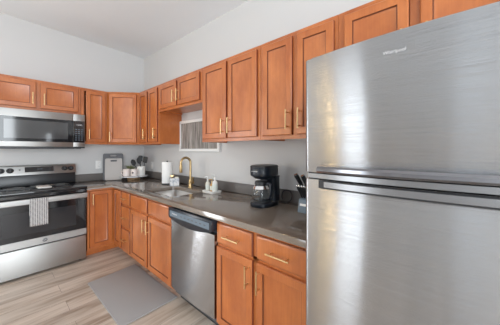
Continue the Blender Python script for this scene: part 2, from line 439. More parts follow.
# corner base with two doors at a right angle
c = thing('corner_base_cabinet', 'L-shaped wood base cabinet in the inner corner beside the range', 'cabinet', (0, 0, FL))
mb = MB()
mb.prism([(-.001, -.001), (-.896, -.001), (-.896, -.609), (-.609, -.609), (-.609, -.899), (-.001, -.899)], 'Z', zz(.128), BT, M['wood'], .001, 1)
mb.build('body', c)
mb = MB(); mb.prism([(-.004, -.004), (-.894, -.004), (-.894, -.54), (-.54, -.54), (-.54, -.897), (-.004, -.897)], 'Z', 0, zz(.128), M['wood']); mb.build('toe_kick', c)
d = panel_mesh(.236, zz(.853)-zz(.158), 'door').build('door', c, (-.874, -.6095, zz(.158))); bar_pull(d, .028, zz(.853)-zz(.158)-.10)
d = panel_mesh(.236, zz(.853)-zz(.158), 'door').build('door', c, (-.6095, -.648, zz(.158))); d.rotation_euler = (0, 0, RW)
# drawers
c = base_cab('narrow wood base cabinet with a stack of three drawers', -.901, .286, (), (zz(.693), zz(.422)))
for z0, z1, hz in ((.708, .853, .782), (.436, .682, .555), (.158, .410, .290)):
    o = front(c, 'drawer', .012, .268, zz(z0), zz(z1), FD)
    bar_pull(o, .128, zz(hz)-zz(z0), .12, False)
# sink base
c = base_cab('wide wood sink base cabinet with two false fronts above two doors', -1.189, .953, (.453,), (zz(.695),), top=False)
for x0, x1 in ((.010, .438), (.468, .932)): front(c, 'drawer', x0, x1, zz(.708), zz(.853), FD, name='false_front')
front(c, 'door', .010, .438, zz(.158), zz(.685), FD, (.410, zz(.585), True))
front(c, 'door', .468, .932, zz(.158), zz(.685), FD, (.496, zz(.585), True))
# right base
c = base_cab('wood base cabinet with two drawers and two doors beside the refrigerator', -2.750, .762, (.362,), (zz(.695),))
for x0, x1 in ((.006, .344), (.381, .738)):
    o = front(c, 'drawer', x0, x1, zz(.710), zz(.853), FD)
    bar_pull(o, .172, .070, .155, False)
front(c, 'door', .006, .344, zz(.155), zz(.688), FD, (.316, zz(.592), True))
front(c, 'door', .381, .738, zz(.155), zz(.688), FD, (.409, zz(.592), True))

# ------------------------------------------------------------------ countertop
ct = thing('countertop', 'polished grey-brown quartz countertop with low backsplash and sink cutout', 'countertop', (0, 0, .877))
xs = [-.905, -.648, -.545, -.215, -.001]; ys = [-.001, -.648, -1.42, -1.99, -3.535]
t = bmesh.new(); V = {}
def gv(i, j):
    if (i, j) not in V: V[i, j] = t.verts.new((xs[i], ys[j], 0))
    return V[i, j]
for i in range(4):
    for j in range(4):
        if i == 0 and j > 0: continue
        if i == 2 and j == 2: continue
        t.faces.new((gv(i, j), gv(i+1, j), gv(i+1, j+1), gv(i, j+1)))
ex = bmesh.ops.extrude_face_region(t, geom=t.faces[:])
for v in [g for g in ex['geom'] if isinstance(g, bmesh.types.BMVert)]: v.co.z = .037
bmesh.ops.recalc_face_normals(t, faces=t.faces[:])
es = [e for e in t.edges if abs(e.verts[0].co.z-e.verts[1].co.z) > .01 and all(round(v.co.x, 3) in (-.545, -.215) and round(v.co.y, 3) in (-1.42, -1.99) for v in e.verts)]
bmesh.ops.bevel(t, geom=es, offset=.045, segments=5, affect='EDGES', profile=.5)
es = [e for e in t.edges if len(e.link_faces) == 2 and e.calc_face_angle(0) > 1.2 and all(v.co.z > .03 for v in e.verts)]
bmesh.ops.bevel(t, geom=es, offset=.003, segments=2, affect='EDGES', profile=.5)
mb = MB(); mb.merge(t, M['quartz']); mb.build('worktop', ct)
mb = MB(); mb.box(-.905, -.001, -.021, -.001, .0372, .139, M['splash'], .002); mb.box(-.021, -.001, -3.535, -.0215, .0372, .139, M['splash'], .002)
mb.build('backsplash', ct)

# sink
sk = thing('sink', 'undermount stainless steel sink set in the grey countertop', 'sink', (-.38, -1.705, .876))
mb = MB(); t = bmesh.new()
def rrect(hx, hy, r, z, n=5):
    out = []
    for sx, sy, a0 in ((1, 1, 0), (-1, 1, PI/2), (-1, -1, PI), (1, -1, 3*PI/2)):
        for k in range(n+1):
            a = a0+k*PI/2/n; out.append((sx*(hx-r)+r*math.cos(a), sy*(hy-r)+r*math.sin(a), z))
    return out
R = [rrect(.19, .31, .05, 0), rrect(.166, .286, .045, 0), rrect(.162, .282, .05, -.16), rrect(.14, .26, .05, -.185), rrect(.03, .03, .03, -.19)]
R = [[t.verts.new(p) for p in r] for r in R]
for A, B in zip(R, R[1:]):
    for k in range(len(A)): t.faces.new((A[k], A[(k+1) % len(A)], B[(k+1) % len(A)], B[k]))
t.faces.new(R[-1])
bmesh.ops.recalc_face_normals(t, faces=t.faces[:]); mb.merge(t, M['sink_steel'], True); o = mb.build('basin', sk)
md = o.modifiers.new('thick', 'SOLIDIFY'); md.thickness = .0015; md.offset = 0
mb = MB(); mb.lathe([(.0, -.187), (.02, -.187), (.036, -.183), (.04, -.186), (.04, -.1885), (.0, -.1885)], M['chrome'], cap=False); mb.build('drain', sk)

# faucet
fx, fy = -.140, -1.642
fc = thing('faucet', 'brushed gold gooseneck pull-down kitchen faucet behind the sink', 'faucet', (fx, fy, .914))
mb = MB(); mb.lathe([(.027, 0), (.027, .006), (.022, .012), (.020, .02), (.019, .085), (.016, .095)], M['gold']); mb.build('base', fc)
mb = MB(); pts = [(0, 0, .09), (0, 0, .295)]
ra = .060
for k in range(1, 17):
    a = k*PI*1.02/16; pts.append((-ra+ra*math.cos(a), 0, .295+ra*math.sin(a)))
pts.append((pts[-1][0]-.001, 0, .275))
mb.tube(pts, .0125, M['gold'], 14); mb.build('spout', fc)
mb = MB(); e = pts[-1]; mb.tube([(e[0], 0, .28), (e[0], 0, .265), (e[0]-.001, 0, .19), (e[0]-.001, 0, .185)], [.0135, .016, .017, .014], M['gold'], 14); mb.build('spray_head', fc)
mb = MB(); mb.tube([(0, -.012, .065), (0, -.055, .065)], .017, M['gold'], 12); mb.tube([(0, -.040, .062), (-.004, -.056, .10), (-.008, -.064, .125)], [.014, .011, .010], M['gold'], 10); mb.build('lever', fc)

# ------------------------------------------------------------------ range
RX0, RX1 = -1.668, -.912
rg = thing('range', 'stainless electric range with black glass top and oven door', 'stove', (RX0, 0, FL)); W = RX1-RX0
D = .645
mb = MB(); mb.box(0, W, -D, -.03, .03, zz(.905), M['darkgrey'], .004)
for x in (.05, W-.05):
    for y in (-.09, -D+.05): mb.lathe([(.018, 0), (.018, .031)], M['black'], (x, y, 0), 10)
mb.build('body', rg)
mb = MB(); mb.box(-.004, W+.004, -.682, -.02, zz(.906), zz(.928), M['blackglass'], .005, 2); o = mb.build('cooktop', rg)
for x, y, r in ((.20, -.50, .105), (.565, -.50, .085), (.20, -.22, .085), (.565, -.22, .105), (.385, -.16, .055)):
    b = MB(); b.lathe([(r, 0), (r, .0006), (r-.008, .0006), (r-.008, 0)], M['ring'], (x, y, zz(.9281)), 40, cap=False)
    b.lathe([(r*.62, 0), (r*.62, .0006), (r*.62-.005, .0006), (r*.62-.005, 0)], M['ring'], (x, y, zz(.9281)), 40, cap=False)
    b.build('burner_ring', o)
# backguard
mb = MB(); mb.prism([(-.03, zz(.9283)), (-.105, zz(.9283)), (-.095, zz(1.060)), (-.03, zz(1.060))], 'X', .003, W-.003, M['black'], .003); mb.build('backguard', rg)
mb = MB(); mb.prism([(-.028, zz(1.0605)), (-.120, zz(1.0605)), (-.112, zz(1.085)), (-.088, zz(1.162)), (-.070, zz(1.172)), (-.028, zz(1.172))], 'X', 0, W, M['steel_soft'], .003); cp = mb.build('control_panel', rg)
sl = (.112-.088)/(1.162-1.085)
def cpy(z): return -(.112-(z-1.085)*sl)
tilt = frame_xf((0, 0, 0), (1, 0, 0), (0, sl, 1))
def at(x, z): return frame_xf((x-RX0, cpy(z)-.0006, zz(z)), (1, 0, 0), (0, sl, 1))
mb = MB(); mb.box(-.125, .125, -.031, .031, -.002, .002, M['blackglass'], .001, xf=at(-1.255, 1.122))
text_into(mb, '12:00', .022, M['panelgrey'], at(-1.255, 1.124) @ Matrix.Translation((0, 0, .0022)), .0002)
mb.build('display', cp)
for x in (-1.565, -1.495, -1.025, -.962):
    mb = MB(); X = at(x, 1.118)
    mb.lathe([(.030, 0), (.030, .004), (.025, .007), (.023, .026), (.020, .029)], M['black'], seg=20, xf=X)
    mb.box(-.004, .004, -.022, .022, .029, .036, M['darkgrey'], .001, xf=X); mb.build('knob', cp)
mb = MB(); mb.lathe([(.0, 0), (.008, 0), (.008, .002), (.0, .002)], M['darkgrey'], seg=16, xf=at(-1.42, 1.122), cap=False); mb.build('indicator', cp)
# oven door
mb = MB(); mb.box(.003, W-.003, -.672, -.647, zz(.362), zz(.900), M['darkgrey'], .004, 2); od = mb.build('oven_door', rg)
mb = MB(); mb.box(.003, W-.003, -.678, -.6725, zz(.364), zz(.438), M['steel_soft'], .002); mb.build('lower_trim', od)
mb = MB(); mb.box(.006, W-.006, -.678, -.6725, zz(.440), zz(.897), M['blackglass'], .002); og = mb.build('door_glass', od)
mb = MB(); mb.box(.10, W-.10, -.6798, -.6783, zz(.495), zz(.725), M['window_glass'], .0007); mb.build('oven_window', og)
mb = MB(); mb.rbox(.008, W-.008, -.738, -.715, zz(.806), zz(.862), M['steel_soft'], .008, 'X', 4)
for x in (.035, W-.06): mb.box(x, x+.025, -.716, -.6775, zz(.818), zz(.842), M['steel_soft'], .003)
mb.build('oven_handle', od)
mb = MB(); X = frame_xf((-1.267-RX0, -.6784, zz(.401)), (1, 0, 0), (0, 0, 1))
mb.lathe([(.0, 0), (.021, 0), (.021, .002), (.018, .003), (.0, .003)], M['darkgrey'], seg=28, xf=X, cap=False)
mb.lathe([(.0195, .0031), (.0195, .0036), (.0178, .0036), (.0178, .0031)], M['logo'], seg=28, xf=X, cap=False)
text_into(mb, 'GE', .020, M['logo'], X @ Matrix.Translation((0, 0, .0033)), .0003); mb.build('badge', od)
mb = MB(); mb.box(.004, W-.004, -.668, -.646, zz(.075), zz(.350), M['steel_soft'], .006, 2); mb.build('storage_drawer', rg)

# towel over the oven handle
mb = MB(); t = bmesh.new(); uvl = []
tx0, tx1 = -1.386, -1.250; prof = []
hy, hz = -.7265, .829
for k in range(15): prof.append((-.745-.0035-.002*math.sin(k*.6), .584+k*(.845-.584)/14))
for k in range(1, 8):
    a = PI-k*PI/8; prof.append((hy+.0225*math.cos(a), .848+.011*math.sin(a)+.002))
for k in range(9): prof.append((-.7045+.003-.0015*k/8, .845-k*.020))
NX = 12; rows = []
L = 0; lens = [0]
for a, b in zip(prof, prof[1:]): L += math.dist(a, b); lens.append(L)
for (y, z) in prof:
    rows.append([t.verts.new((tx0+(tx1-tx0)*k/NX+ (.003*(1-(z-.58)/.27) if k == 0 else 0), y-.0022*math.sin(k*1.7)*max(0, (.85-z)/.26) if y < hy else y, z)) for k in range(NX+1)])
for i in range(len(rows)-1):
    for k in range(NX): t.faces.new((rows[i][k], rows[i][k+1], rows[i+1][k+1], rows[i+1][k]))
bmesh.ops.recalc_face_normals(t, faces=t.faces[:])
mb.merge(t, M['towel'], True); o = mb.build('dish_towel')
uv = o.data.uv_layers['uv'].data; idx = {}
for l in o.data.loops:
    r, k = divmod(l.vertex_index, NX+1); uv[l.index].uv = ((tx1-tx0)*k/NX+.001, lens[r])
md = o.modifiers.new('thick', 'SOLIDIFY'); md.thickness = .003; md.offset = 0
tag(o, 'black and white checked dish towel hanging over the oven handle', 'towel')
# pale rectangular slab lying on the cooktop
mb = MB(); mb.rbox(-.058, .058, -.11, .11, 0, .012, M['white'], .02, 'Z', 5, .003); mb.box(-.042, .042, -.09, .09, .0122, .0135, M['pink'], .0005)
o = mb.build('pale_slab', None, (-1.245, -.37, .9282)); tag(o, 'small pale rectangular slab between the cooktop burners', 'spoon rest')

# ------------------------------------------------------------------ microwave
mx0, mx1 = -1.634, -.874; W = mx1-mx0; zb = 1.380
mw = thing('microwave', 'stainless over-the-range microwave with black glass door', 'microwave', (mx0, 0, zb))
mb = MB(); mb.box(0, W, -.372, -.002, .002, .428, M['darkgrey'], .004); mb.box(.03, W-.03, -.36, -.03, -.006, .0018, M['black'], .002); mb.build('body', mw)
mb = MB(); mb.box(.002, W-.118, -.399, -.3725, .018, .425, M['steel_soft'], .003, 2); dr = mb.build('door', mw)
mb = MB(); mb.box(.004, W-.119, -.4025, -.3995, .073, .342, M['blackglass'], .001); gp = mb.build('door_glass', dr)
mb = MB(); mb.box(.085, W-.165, -.4038, -.4027, .108, .310, M['mw_window'], .0005); mb.build('window', gp)
mb = MB(); mb.box(W-.115, W, -.399, -.3725, .018, .425, M['steel_soft'], .003, 2); pn = mb.build('control_panel', mw)
mb = MB(); mb.box(W-.114, W-.004, -.4025, -.3995, .073, .342, M['blackglass'], .001)
for r in range(6):
    for q in range(3): mb.box(W-.096+q*.028, W-.078+q*.028, -.4032, -.4026, .100+r*.026, .108+r*.026, M['panelgrey'])
mb.build('keypad', pn)
mb = MB(); X = frame_xf((W-.059, -.4030, .292), (1, 0, 0), (0, 0, 1)); text_into(mb, '12:00', .026, M['logo'], X, .0002); mb.build('clock_display', pn)
mb = MB(); mb.box(0, W, -.398, -.360, .001, .0165, M['black'], .002); mb.build('vent_grille', mw)

# ------------------------------------------------------------------ dishwasher
dy = -2.146; W = .602
dw = thing('dishwasher', 'stainless dishwasher with black control panel built in under the countertop', 'dishwasher', (-.001, dy, FL), RW)
mb = MB(); mb.box(.004, W-.004, -.600, -.01, .06, zz(.872), M['darkgrey'], .003); mb.box(.02, W-.02, -.56, -.02, 0, .0598, M['black']); mb.build('body', dw)
mb = MB(); t = bmesh.new(); n = 12; fr_ = []
zs = [zz(.172), zz(.30), zz(.45), zz(.60), zz(.742), zz(.762)]
grid = []
for z in zs:
    row = []
    for k in range(n+1):
        s = k/n; row.append(t.verts.new((.003+(W-.006)*s, -.636-.010*(1-(2*s-1)**2), z)))
    grid.append(row)
for i in range(len(zs)-1):
    for k in range(n): t.faces.new((grid[i][k], grid[i][k+1], grid[i+1][k+1], grid[i+1][k]))
r = bmesh.ops.extrude_edge_only(t, edges=[e for e in t.edges if e.is_boundary])
for v in [g for g in r['geom'] if isinstance(g, bmesh.types.BMVert)]: v.co.y = -.602
bmesh.ops.contextual_create(t, geom=[e for e in t.edges if e.is_boundary])
bmesh.ops.recalc_face_normals(t, faces=t.faces[:]); mb.merge(t, M['steel_wavy'], True); dd = mb.build('door', dw)
# control panel with the scooped lower edge
mb = MB(); poly = [(.002, zz(.868)), (.002, zz(.790))]
for k in range(13):
    s = k/12; poly.append((.012+(W-.024)*s, zz(.785)-.036*math.sin(PI*s)**.8))
poly += [(W-.002, zz(.790)), (W-.002, zz(.868))]
mb.prism(poly, 'Y', -.664, -.603, M['navy'], .003, 2); cp = mb.build('control_panel', dw)
mb = MB(); mb.box(.030, W-.026, -.6652, -.6643, zz(.800), zz(.848), M['panelgrey'], .0003); cpp = mb.build('button_strip', cp)
for k in range(7):
    b = MB(); b.box(.20+k*.052, .222+k*.052, -.6658, -.6653, zz(.820), zz(.827), M['darkgrey']); b.build('button', cpp)
mb = MB(); text_into(mb, 'Whirlpool', .020, M['logo'], frame_xf((.105, -.6654, zz(.826)), (1, 0, 0), (0, 0, 1)), .0003); mb.build('logo', cp)

# ------------------------------------------------------------------ refrigerator
ry = -3.562; W = .760
rf = thing('refrigerator', 'large stainless top-freezer refrigerator in the right foreground', 'refrigerator', (-.055, ry, FL), RW)
X0 = .02
def dx(x): return x+.02       # world x -> local y
mb = MB(); mb.box(.004, W-.004, -.675, 0, .03, zz(1.712), M['darkgrey'], .006, 2); mb.box(.02, W-.02, -.66, -.02, 0, .0298, M['black'])
mb.build('body', rf)
def fridge_door(name, z0, z1):
    mb = MB(); poly = []; n = 36; e = .018
    poly.append((0, -.682)); poly.append((W, -.682))
    for k in range(5): a = k/4*PI/2; poly.append((W-e+e*math.cos(a), -.742-e*math.sin(a)))
    for k in range(1, n):
        s = 1-k/n; poly.append((e+(W-2*e)*s, -.760-.030*(1-(2*s-1)**2)))
    for k in range(5): a = PI/2+k/4*PI/2; poly.append((e+e*math.cos(a), -.742-e*math.sin(a)))
    t = bmesh.new(); m_ = M['steel']
    A = [t.verts.new((p[0], p[1], z0)) for p in poly]; B = [t.verts.new((p[0], p[1], z1)) for p in poly]; N = len(poly)
    for k in range(N): t.faces.new((A[k], A[(k+1) % N], B[(k+1) % N], B[k]))
    ft = [t.faces.new(A[::-1]), t.faces.new(B)]
    bmesh.ops.recalc_face_normals(t, faces=t.faces[:])
    es = list({e for f in ft for e in f.edges}); bmesh.ops.bevel(t, geom=es, offset=.004, segments=2, affect='EDGES', profile=.5)
    mb.merge(t, m_, True); return mb.build(name, rf)
def fy_(x): s = (x-.018)/(W-.036); return -.760-.030*(1-(2*s-1)**2)
fd = fridge_door('freezer_door', zz(1.2700), zz(1.722))
ld = fridge_door('fridge_door', .085, zz(1.2450))
def bent_bar(name, parent, x0, x1, z0, z1, o0, o1, m, n=24):   # bar following the door's curve, from o0 in front of the door to o1
    mb = MB(); t = bmesh.new(); R = []
    for k in range(n+1):
        x = x0+(x1-x0)*k/n; y = fy_(x); q = min((z1-z0), o1-o0)*.32
        sec = [(y-o0, z0), (y-o1+q, z0), (y-o1, z0+q), (y-o1, z1-q), (y-o1+q, z1), (y-o0, z1)]
        R.append([t.verts.new((x, *p)) for p in sec])
    for A, B in zip(R, R[1:]):
        for k in range(6): t.faces.new((A[k], A[(k+1) % 6], B[(k+1) % 6], B[k]))
    t.faces.new(R[0][::-1]); t.faces.new(R[-1]); bmesh.ops.recalc_face_normals(t, faces=t.faces[:])
    mb.merge(t, m, True); return mb.build(name, parent)
bent_bar('handle', fd, .070, W-.03, zz(1.2725), zz(1.298), .001, .024, M['darkchrome'])
bent_bar('handle_recess', ld, .070, W-.03, zz(1.2130), zz(1.2440), .0005, .006, M['black'])
bent_bar('handle', ld, .094, W-.034, zz(1.2185), zz(1.2400), .0062, .0085, M['darksteel'])
mb = MB(); mb.box(.006, W-.006, -.735, -.676, zz(1.2455), zz(1.2695), M['gasket'])
mb.box(.012, W-.012, -.6815, -.6755, .09, zz(1.2448), M['gasket']); mb.box(.012, W-.012, -.6815, -.6755, zz(1.2702), zz(1.71), M['gasket']); mb.build('gasket', rf)
t = bmesh.new(); A = []
for k in range(25):
    x = .014+(W-.028)*k/24; yy = fy_(min(max(x, .02), W-.02))+.006
    A.append([t.verts.new((x, y, z)) for y, z in ((yy+.03, zz(1.2485)), (yy, zz(1.2485)), (yy, zz(1.2665)), (yy+.03, zz(1.2665)))])
for P0, P1 in zip(A, A[1:]):
    for k in range(4): t.faces.new((P0[k], P0[(k+1) % 4], P1[(k+1) % 4], P1[k]))
t.faces.new(A[0][::-1]); t.faces.new(A[-1]); bmesh.ops.recalc_face_normals(t, faces=t.faces[:])
mb = MB(); mb.merge(t, M['darksteel'], True); mb.build('divider_strip', rf)
mb = MB(); mb.box(.02, W-.02, -.70, -.676, .012, .080, M['darkgrey'], .003); mb.build('toe_grille', rf)
mb = MB(); lx = .328; text_into(mb, 'Whirlpool', .0150, M['logo'], frame_xf((lx, fy_(lx)-.0006, zz(1.659)), (1, 0, 0), (0, 0, 1)), .0006); mb.build('logo', fd)
mb = MB(); mb.box(.02, .085, -.74, -.62, zz(1.7125), zz(1.735), M['darkgrey'], .004); o = mb.build('hinge_cover', rf)

# ------------------------------------------------------------------ framed print
ar = thing('framed_print', 'framed print of grey birch trunks on the wall above the faucet', 'picture', (-.002, -1.185, 1.340), RW)
W, H = .850, .402; f = .034
mb = MB()
for a in ((0, W, 0, f), (0, W, H-f, H), (0, f, f, H-f), (W-f, W, f, H-f)): mb.box(a[0], a[1], -.028, 0, a[2], a[3], M['trim'], .002)
mb.build('frame', ar)
mb = MB(); mb.box(f, W-f, -.014, -.004, f, H-f, M['print']); mb.build('print', ar)

# outlets
def outlet(label, loc, rz):
    o = thing('wall_outlet', label, 'outlet', loc, rz, 'white wall outlets')
    mb = MB(); mb.box(-.036, .036, -.006, 0, -.058, .058, M['whiteplastic'], .002, 2); mb.build('cover_plate', o)
    for z in (-.026, .026):
        b = MB(); b.rbox(-.017, .017, -.0075, -.0062, z-.014, z+.014, M['whiteplastic'], .006, 'Y', 3)
        for x in (-.006, .006): b.box(x-.001, x+.001, -.0079, -.0073, z-.004, z+.006, M['mark'])
        b.build('socket', o)
outlet('white outlet on the back wall left of the cutting boards', (-.632, -.001, 1.142), 0)
outlet('white outlet on the right wall between the utensil crock and paper towel', (-.001, -.316, 1.112), RW)

# ------------------------------------------------------------------ cutting boards
CT = .9142
def board(label, loc, rz, tilt, w, h, th, hole, m):
    o = thing('cutting_board', label, 'cutting board', loc, rz, 'cutting boards')
    mb = MB(); t = bmesh.new()
    outer = [(p[0], p[1]+h/2) for p in rrect(w/2, h/2, .022, 0)]
    hx, hw, hh = hole
    inner = [(p[0], p[1]+h-hx) for p in rrect(hw/2, hh/2, hh*.45, 0)]
    n = len(outer)
    VO = [[t.verts.new((p[0], y, p[1])) for p in outer] for y in (0, -th)]
    VI = [[t.verts.new((p[0], y, p[1])) for p in inner] for y in (0, -th)]
    for k in range(n):
        j = (k+1) % n
        t.faces.new((VO[0][k], VO[0][j], VO[1][j], VO[1][k])); t.faces.new((VI[0][k], VI[0][j], VI[1][j], VI[1][k]))
        for s in (0, 1): t.faces.new((VO[s][k], VO[s][j], VI[s][j], VI[s][k]))
    bmesh.ops.recalc_face_normals(t, faces=t.faces[:])
    es = [e for e in t.edges if len(e.link_faces) == 2 and e.calc_face_angle(0) > 1.2]
    bmesh.ops.bevel(t, geom=es, offset=.0015, segments=1, affect='EDGES')
    mb.merge(t, m); b = mb.build('board', o); b.rotation_euler = (-tilt, 0, 0)
BR = -.30
board('larger dark grey cutting board standing behind the pale one', (-.487, -.140, CT), BR, .10, .250, .392, .009, (.032, .085, .026), M['board_dark'])
board('smaller pale grey cutting board leaning on the dark one', (-.488, -.166, CT), BR, .10, .213, .320, .009, (.036, .080, .024), M['board_light'])

# ------------------------------------------------------------------ pedestal tray with mugs, plant and crock
TX, TY = -.252, -.264
tr = thing('pedestal_tray', 'round white tray on a wooden foot in the counter corner', 'tray', (TX, TY, CT))
mb = MB(); mb.lathe([(.085, 0), (.088, .004), (.078, .03), (.080, .038)], M['standwood'], seg=32); mb.build('foot', tr)
mb = MB(); mb.lathe([(.185, .0382), (.190, .041), (.190, .050), (.186, .053)], M['marble'], seg=48); mb.build('tray_top', tr)
TZ = CT+.0532
def mug(label, x, y, rz):
    o = thing('mug', label, 'mug', (x, y, TZ), rz, 'pale pink mugs')
    mb = MB(); mb.lathe([(.0, 0), (.040, 0), (.045, .004), (.048, .104), (.0465, .106), (.044, .104), (.041, .008), (.0, .006)], M['pink'], seg=28, cap=False); mb.build('cup', o)
    mb = MB(); pts = [(.0445+.030*math.sin(k*PI/8), 0, .020+.062*k/8) for k in range(9)]; mb.tube(pts, .0055, M['pink'], 8); mb.build('mug_handle', o)
    mb = MB()
    for k in range(5):
        a = -PI/2+(k-2)*.10
        mb.box(-.0018, .0018, -.0006, .0006, -.016+abs(k-2)*.003, .016-abs(k-2)*.003, M['mark'], xf=Matrix.Translation(((.0468)*math.cos(a), (.0468)*math.sin(a), .055)) @ Matrix.Rotation(a+PI/2, 4, 'Z'))
    mb.build('mark', o)
mug('pale pink mug with a dark mark, at the left of the tray', TX-.100, TY-.000, 2.4)
mug('pale pink mug with a dark mark, next to the utensil crock', TX-.030, TY-.098, -.78)
# plant behind the mugs
pl = thing('potted_plant', 'small green succulent showing above the pink mugs', 'plant', (TX-.018, TY+.062, TZ))
mb = MB(); mb.lathe([(.0, 0), (.034, 0), (.042, .085), (.039, .085), (.036, .074), (.0, .074)], M['white'], seg=24, cap=False); mb.build('pot', pl)
mb = MB()
for k in range(46):
    a = random.random()*2*PI; r = random.random()*.03; h = .038+random.random()*.050; tlt = .6*r/.03
    p0 = Vector((r*.7*math.cos(a), r*.7*math.sin(a), .072)); p1 = p0+Vector((math.cos(a)*h*(tlt+.35), math.sin(a)*h*(tlt+.35), h))
    mb.tube([p0, (p0+p1)/2+Vector((0, 0, .004)), p1], [.003, .0055, .001], M['leaf'], 6)
mb.build('foliage', pl)
# crock
cx, cy = TX+.076, TY-.074
cr = thing('utensil_crock', 'white ceramic utensil crock at the right of the tray', 'crock', (cx, cy, TZ))
mb = MB(); mb.lathe([(.0, 0), (.050, 0), (.054, .004), (.057, .140), (.055, .142), (.052, .140), (.049, .010), (.0, .008)], M['white'], seg=32, cap=False); mb.build('crock', cr)
def utensil(name, label, bx, by, tx, ty, h, head):
    o = thing(name, label, 'utensil', (cx+bx, cy+by, TZ+.010), 0, 'black kitchen utensils in the crock')
    d = Vector((tx, ty, h)); mb = MB(); mb.tube([(0, 0, 0), d*.5, d*.78], [.006, .0055, .004], M['utensil'], 8); mb.build('handle', o)
    q = d.normalized(); rt = Vector((.63, -.775, 0)); rt = (rt-q*rt.dot(q)).normalized()
    X = frame_xf(d*.78, rt, q); mb = MB()
    if head == 'spoon': mb.lathe([(0.004, -.001), (.026, .0), (.037, .003), (.038, .005), (.0, -.004)], M['utensil'], (0, 0, 0), 18, X @ Matrix.Translation((0, .044, 0)) @ Matrix.Scale(1.35, 4, (0, 1, 0)), False); 
    elif head == 'spatula': mb.rbox(-.033, .033, .0, .095, -.0025, .0025, M['utensil'], .009, 'Z', 3)
    else: mb.rbox(-.031, .031, .0, .092, -.003, .003, M['utensil'], .020, 'Z', 5)
    if head == 'spatula':
        for v in mb.bm.verts: v.co = X @ v.co
    elif head == 'turner':
        for v in mb.bm.verts: v.co = X @ v.co
    mb.build('head', o)
utensil('ladle', 'black spoon leaning leftmost out of the crock', -.012, .016, -.062, .078, .190, 'spoon')
utensil('spatula', 'black spatula standing tallest in the crock', -.004, .010, .000, .002, .262, 'turner')
utensil('serving_spoon', 'black spoon in the middle of the crock', .010, .002, -.026, .030, .225, 'spoon')
utensil('turner', 'black turner leaning rightmost out of the crock', .012, -.010, .030, -.038, .235, 'spatula')

# ------------------------------------------------------------------ paper towel roll
pt = thing('paper_towel_holder', 'black paper towel stand holding the white roll', 'paper towel holder', (-.195, -1.195, CT))
mb = MB(); mb.lathe([(.066, 0), (.068, .003), (.066, .012), (.058, .018), (.010, .020)], M['black'], seg=32); mb.build('base', pt)
mb = MB(); mb.lathe([(.0, .012), (.006, .012), (.006, .292), (.010, .296), (.010, .304), (.0, .308)], M['black'], seg=14, cap=False); mb.build('rod', pt)
mb = MB(); mb.lathe([(.020, 0), (.058, 0), (.0595, .003), (.0595, .266), (.058, .269), (.020, .269), (.020, 0)], M['paper'], seg=40, cap=False)
mb.box(.02, .0585, .051, .0535, .003, .272, M['paper'], xf=Matrix.Rotation(2.6, 4, 'Z'))
o = mb.build('paper_towel_roll', None, (-.195, -1.195, CT+.0205)); tag(o, 'white roll of paper towels standing on the counter by the sink', 'paper towel')
# marbled caddy with a brush
cd_ = thing('sink_caddy', 'small marbled white caddy between paper towel and faucet', 'caddy', (-.180, -1.345, CT), -.45)
mb = MB(); w_, d_, h_ = .054, .036, .092
for a in ((-w_, w_, -d_, -d_+.006), (-w_, w_, d_-.006, d_), (-w_, -w_+.006, -d_+.006, d_-.006), (w_-.006, w_, -d_+.006, d_-.006)): mb.box(a[0], a[1], a[2], a[3], 0, h_, M['marble'], .0015)
mb.box(-w_+.006, w_-.006, -d_+.006, d_-.006, 0, .006, M['marble']); mb.build('holder', cd_)
o = thing('scrub_brush', 'wooden dish brush sticking out of the marbled caddy', 'brush', (-.180, -1.345, CT+.0065), -.45)
mb = MB(); mb.tube([(-.022, 0, .002), (-.028, 0, .118)], [.007, .008], M['standwood'], 10); mb.build('handle', o)
mb = MB(); mb.rbox(-.050, .000, -.016, .016, .106, .124, M['brass'], .012, 'Z', 4); mb.build('head', o)
mb = MB(); mb.rbox(.004, .048, -.022, .022, .0, .098, M['labelcream'], .006, 'Z', 3, .003)
o = mb.build('sponge', None); o.location = (-.180, -1.345, CT+.0066); o.rotation_euler = (0, 0, -.45); tag(o, 'cream sponge standing in the marbled caddy', 'sponge')

# ------------------------------------------------------------------ soap tray with bottles
SX, SY = -.165, -2.085
o = thing('soap_tray', 'rectangular white tray holding soap bottles right of the faucet', 'tray', (SX, SY, CT), RW)
mb = MB(); mb.rbox(-.088, .088, -.058, .058, 0, .010, M['white'], .012, 'Z', 4, .002); mb.build('base', o)
mb = MB()
for a in ((-.088, .088, -.058, -.050), (-.088, .088, .050, .058), (-.088, -.080, -.050, .050), (.080, .088, -.050, .050)): mb.box(a[0], a[1], a[2], a[3], .0102, .022, M['white'], .002)
mb.build('rim', o)
BZ = CT+.0104
def bottle(label, x, y, r, h, body, lab, cap, pump=True, straw=False):
    o = thing('soap_bottle', label, 'bottle', (x, y, BZ), 0, 'bottles on the soap tray')
    mb = MB(); mb.lathe([(.0, 0), (r*.94, 0), (r, .004), (r, h*.68), (r*.8, h*.80), (r*.36, h*.88), (r*.34, h)], body, seg=24, cap=False); mb.build('body', o)
    mb = MB(); mb.lathe([(r+.0006, h*.14), (r+.0006, h*.60)], lab, seg=24, cap=False); mb.build('label', o)
    mb = MB(); mb.lathe([(r*.42, h*.96), (r*.42, h*1.10), (r*.2, h*1.12), (.0035, h*1.13), (.0035, h*1.32), (.0, h*1.32)], cap, seg=14, cap=False)
    mb.tube([(.004, 0, h*1.30), (-.016, .006, h*1.31), (-.034, .012, h*1.28)], [.005, .005, .0035], cap, 8); mb.build('pump', o)
bottle('cream bottle with white pump at the left end of the soap tray', -.172, -2.024, .022, .115, M['labelcream'], M['labelgreen'], M['whiteplastic'])
bottle('amber bottle with golden pump in the middle of the soap tray', -.160, -2.082, .021, .095, M['amber'], M['labelcream'], M['brass'])
bottle('taller white bottle with pale green label at the right end of the tray', -.166, -2.138, .028, .135, M['white'], M['labelgreen'], M['whiteplastic'])

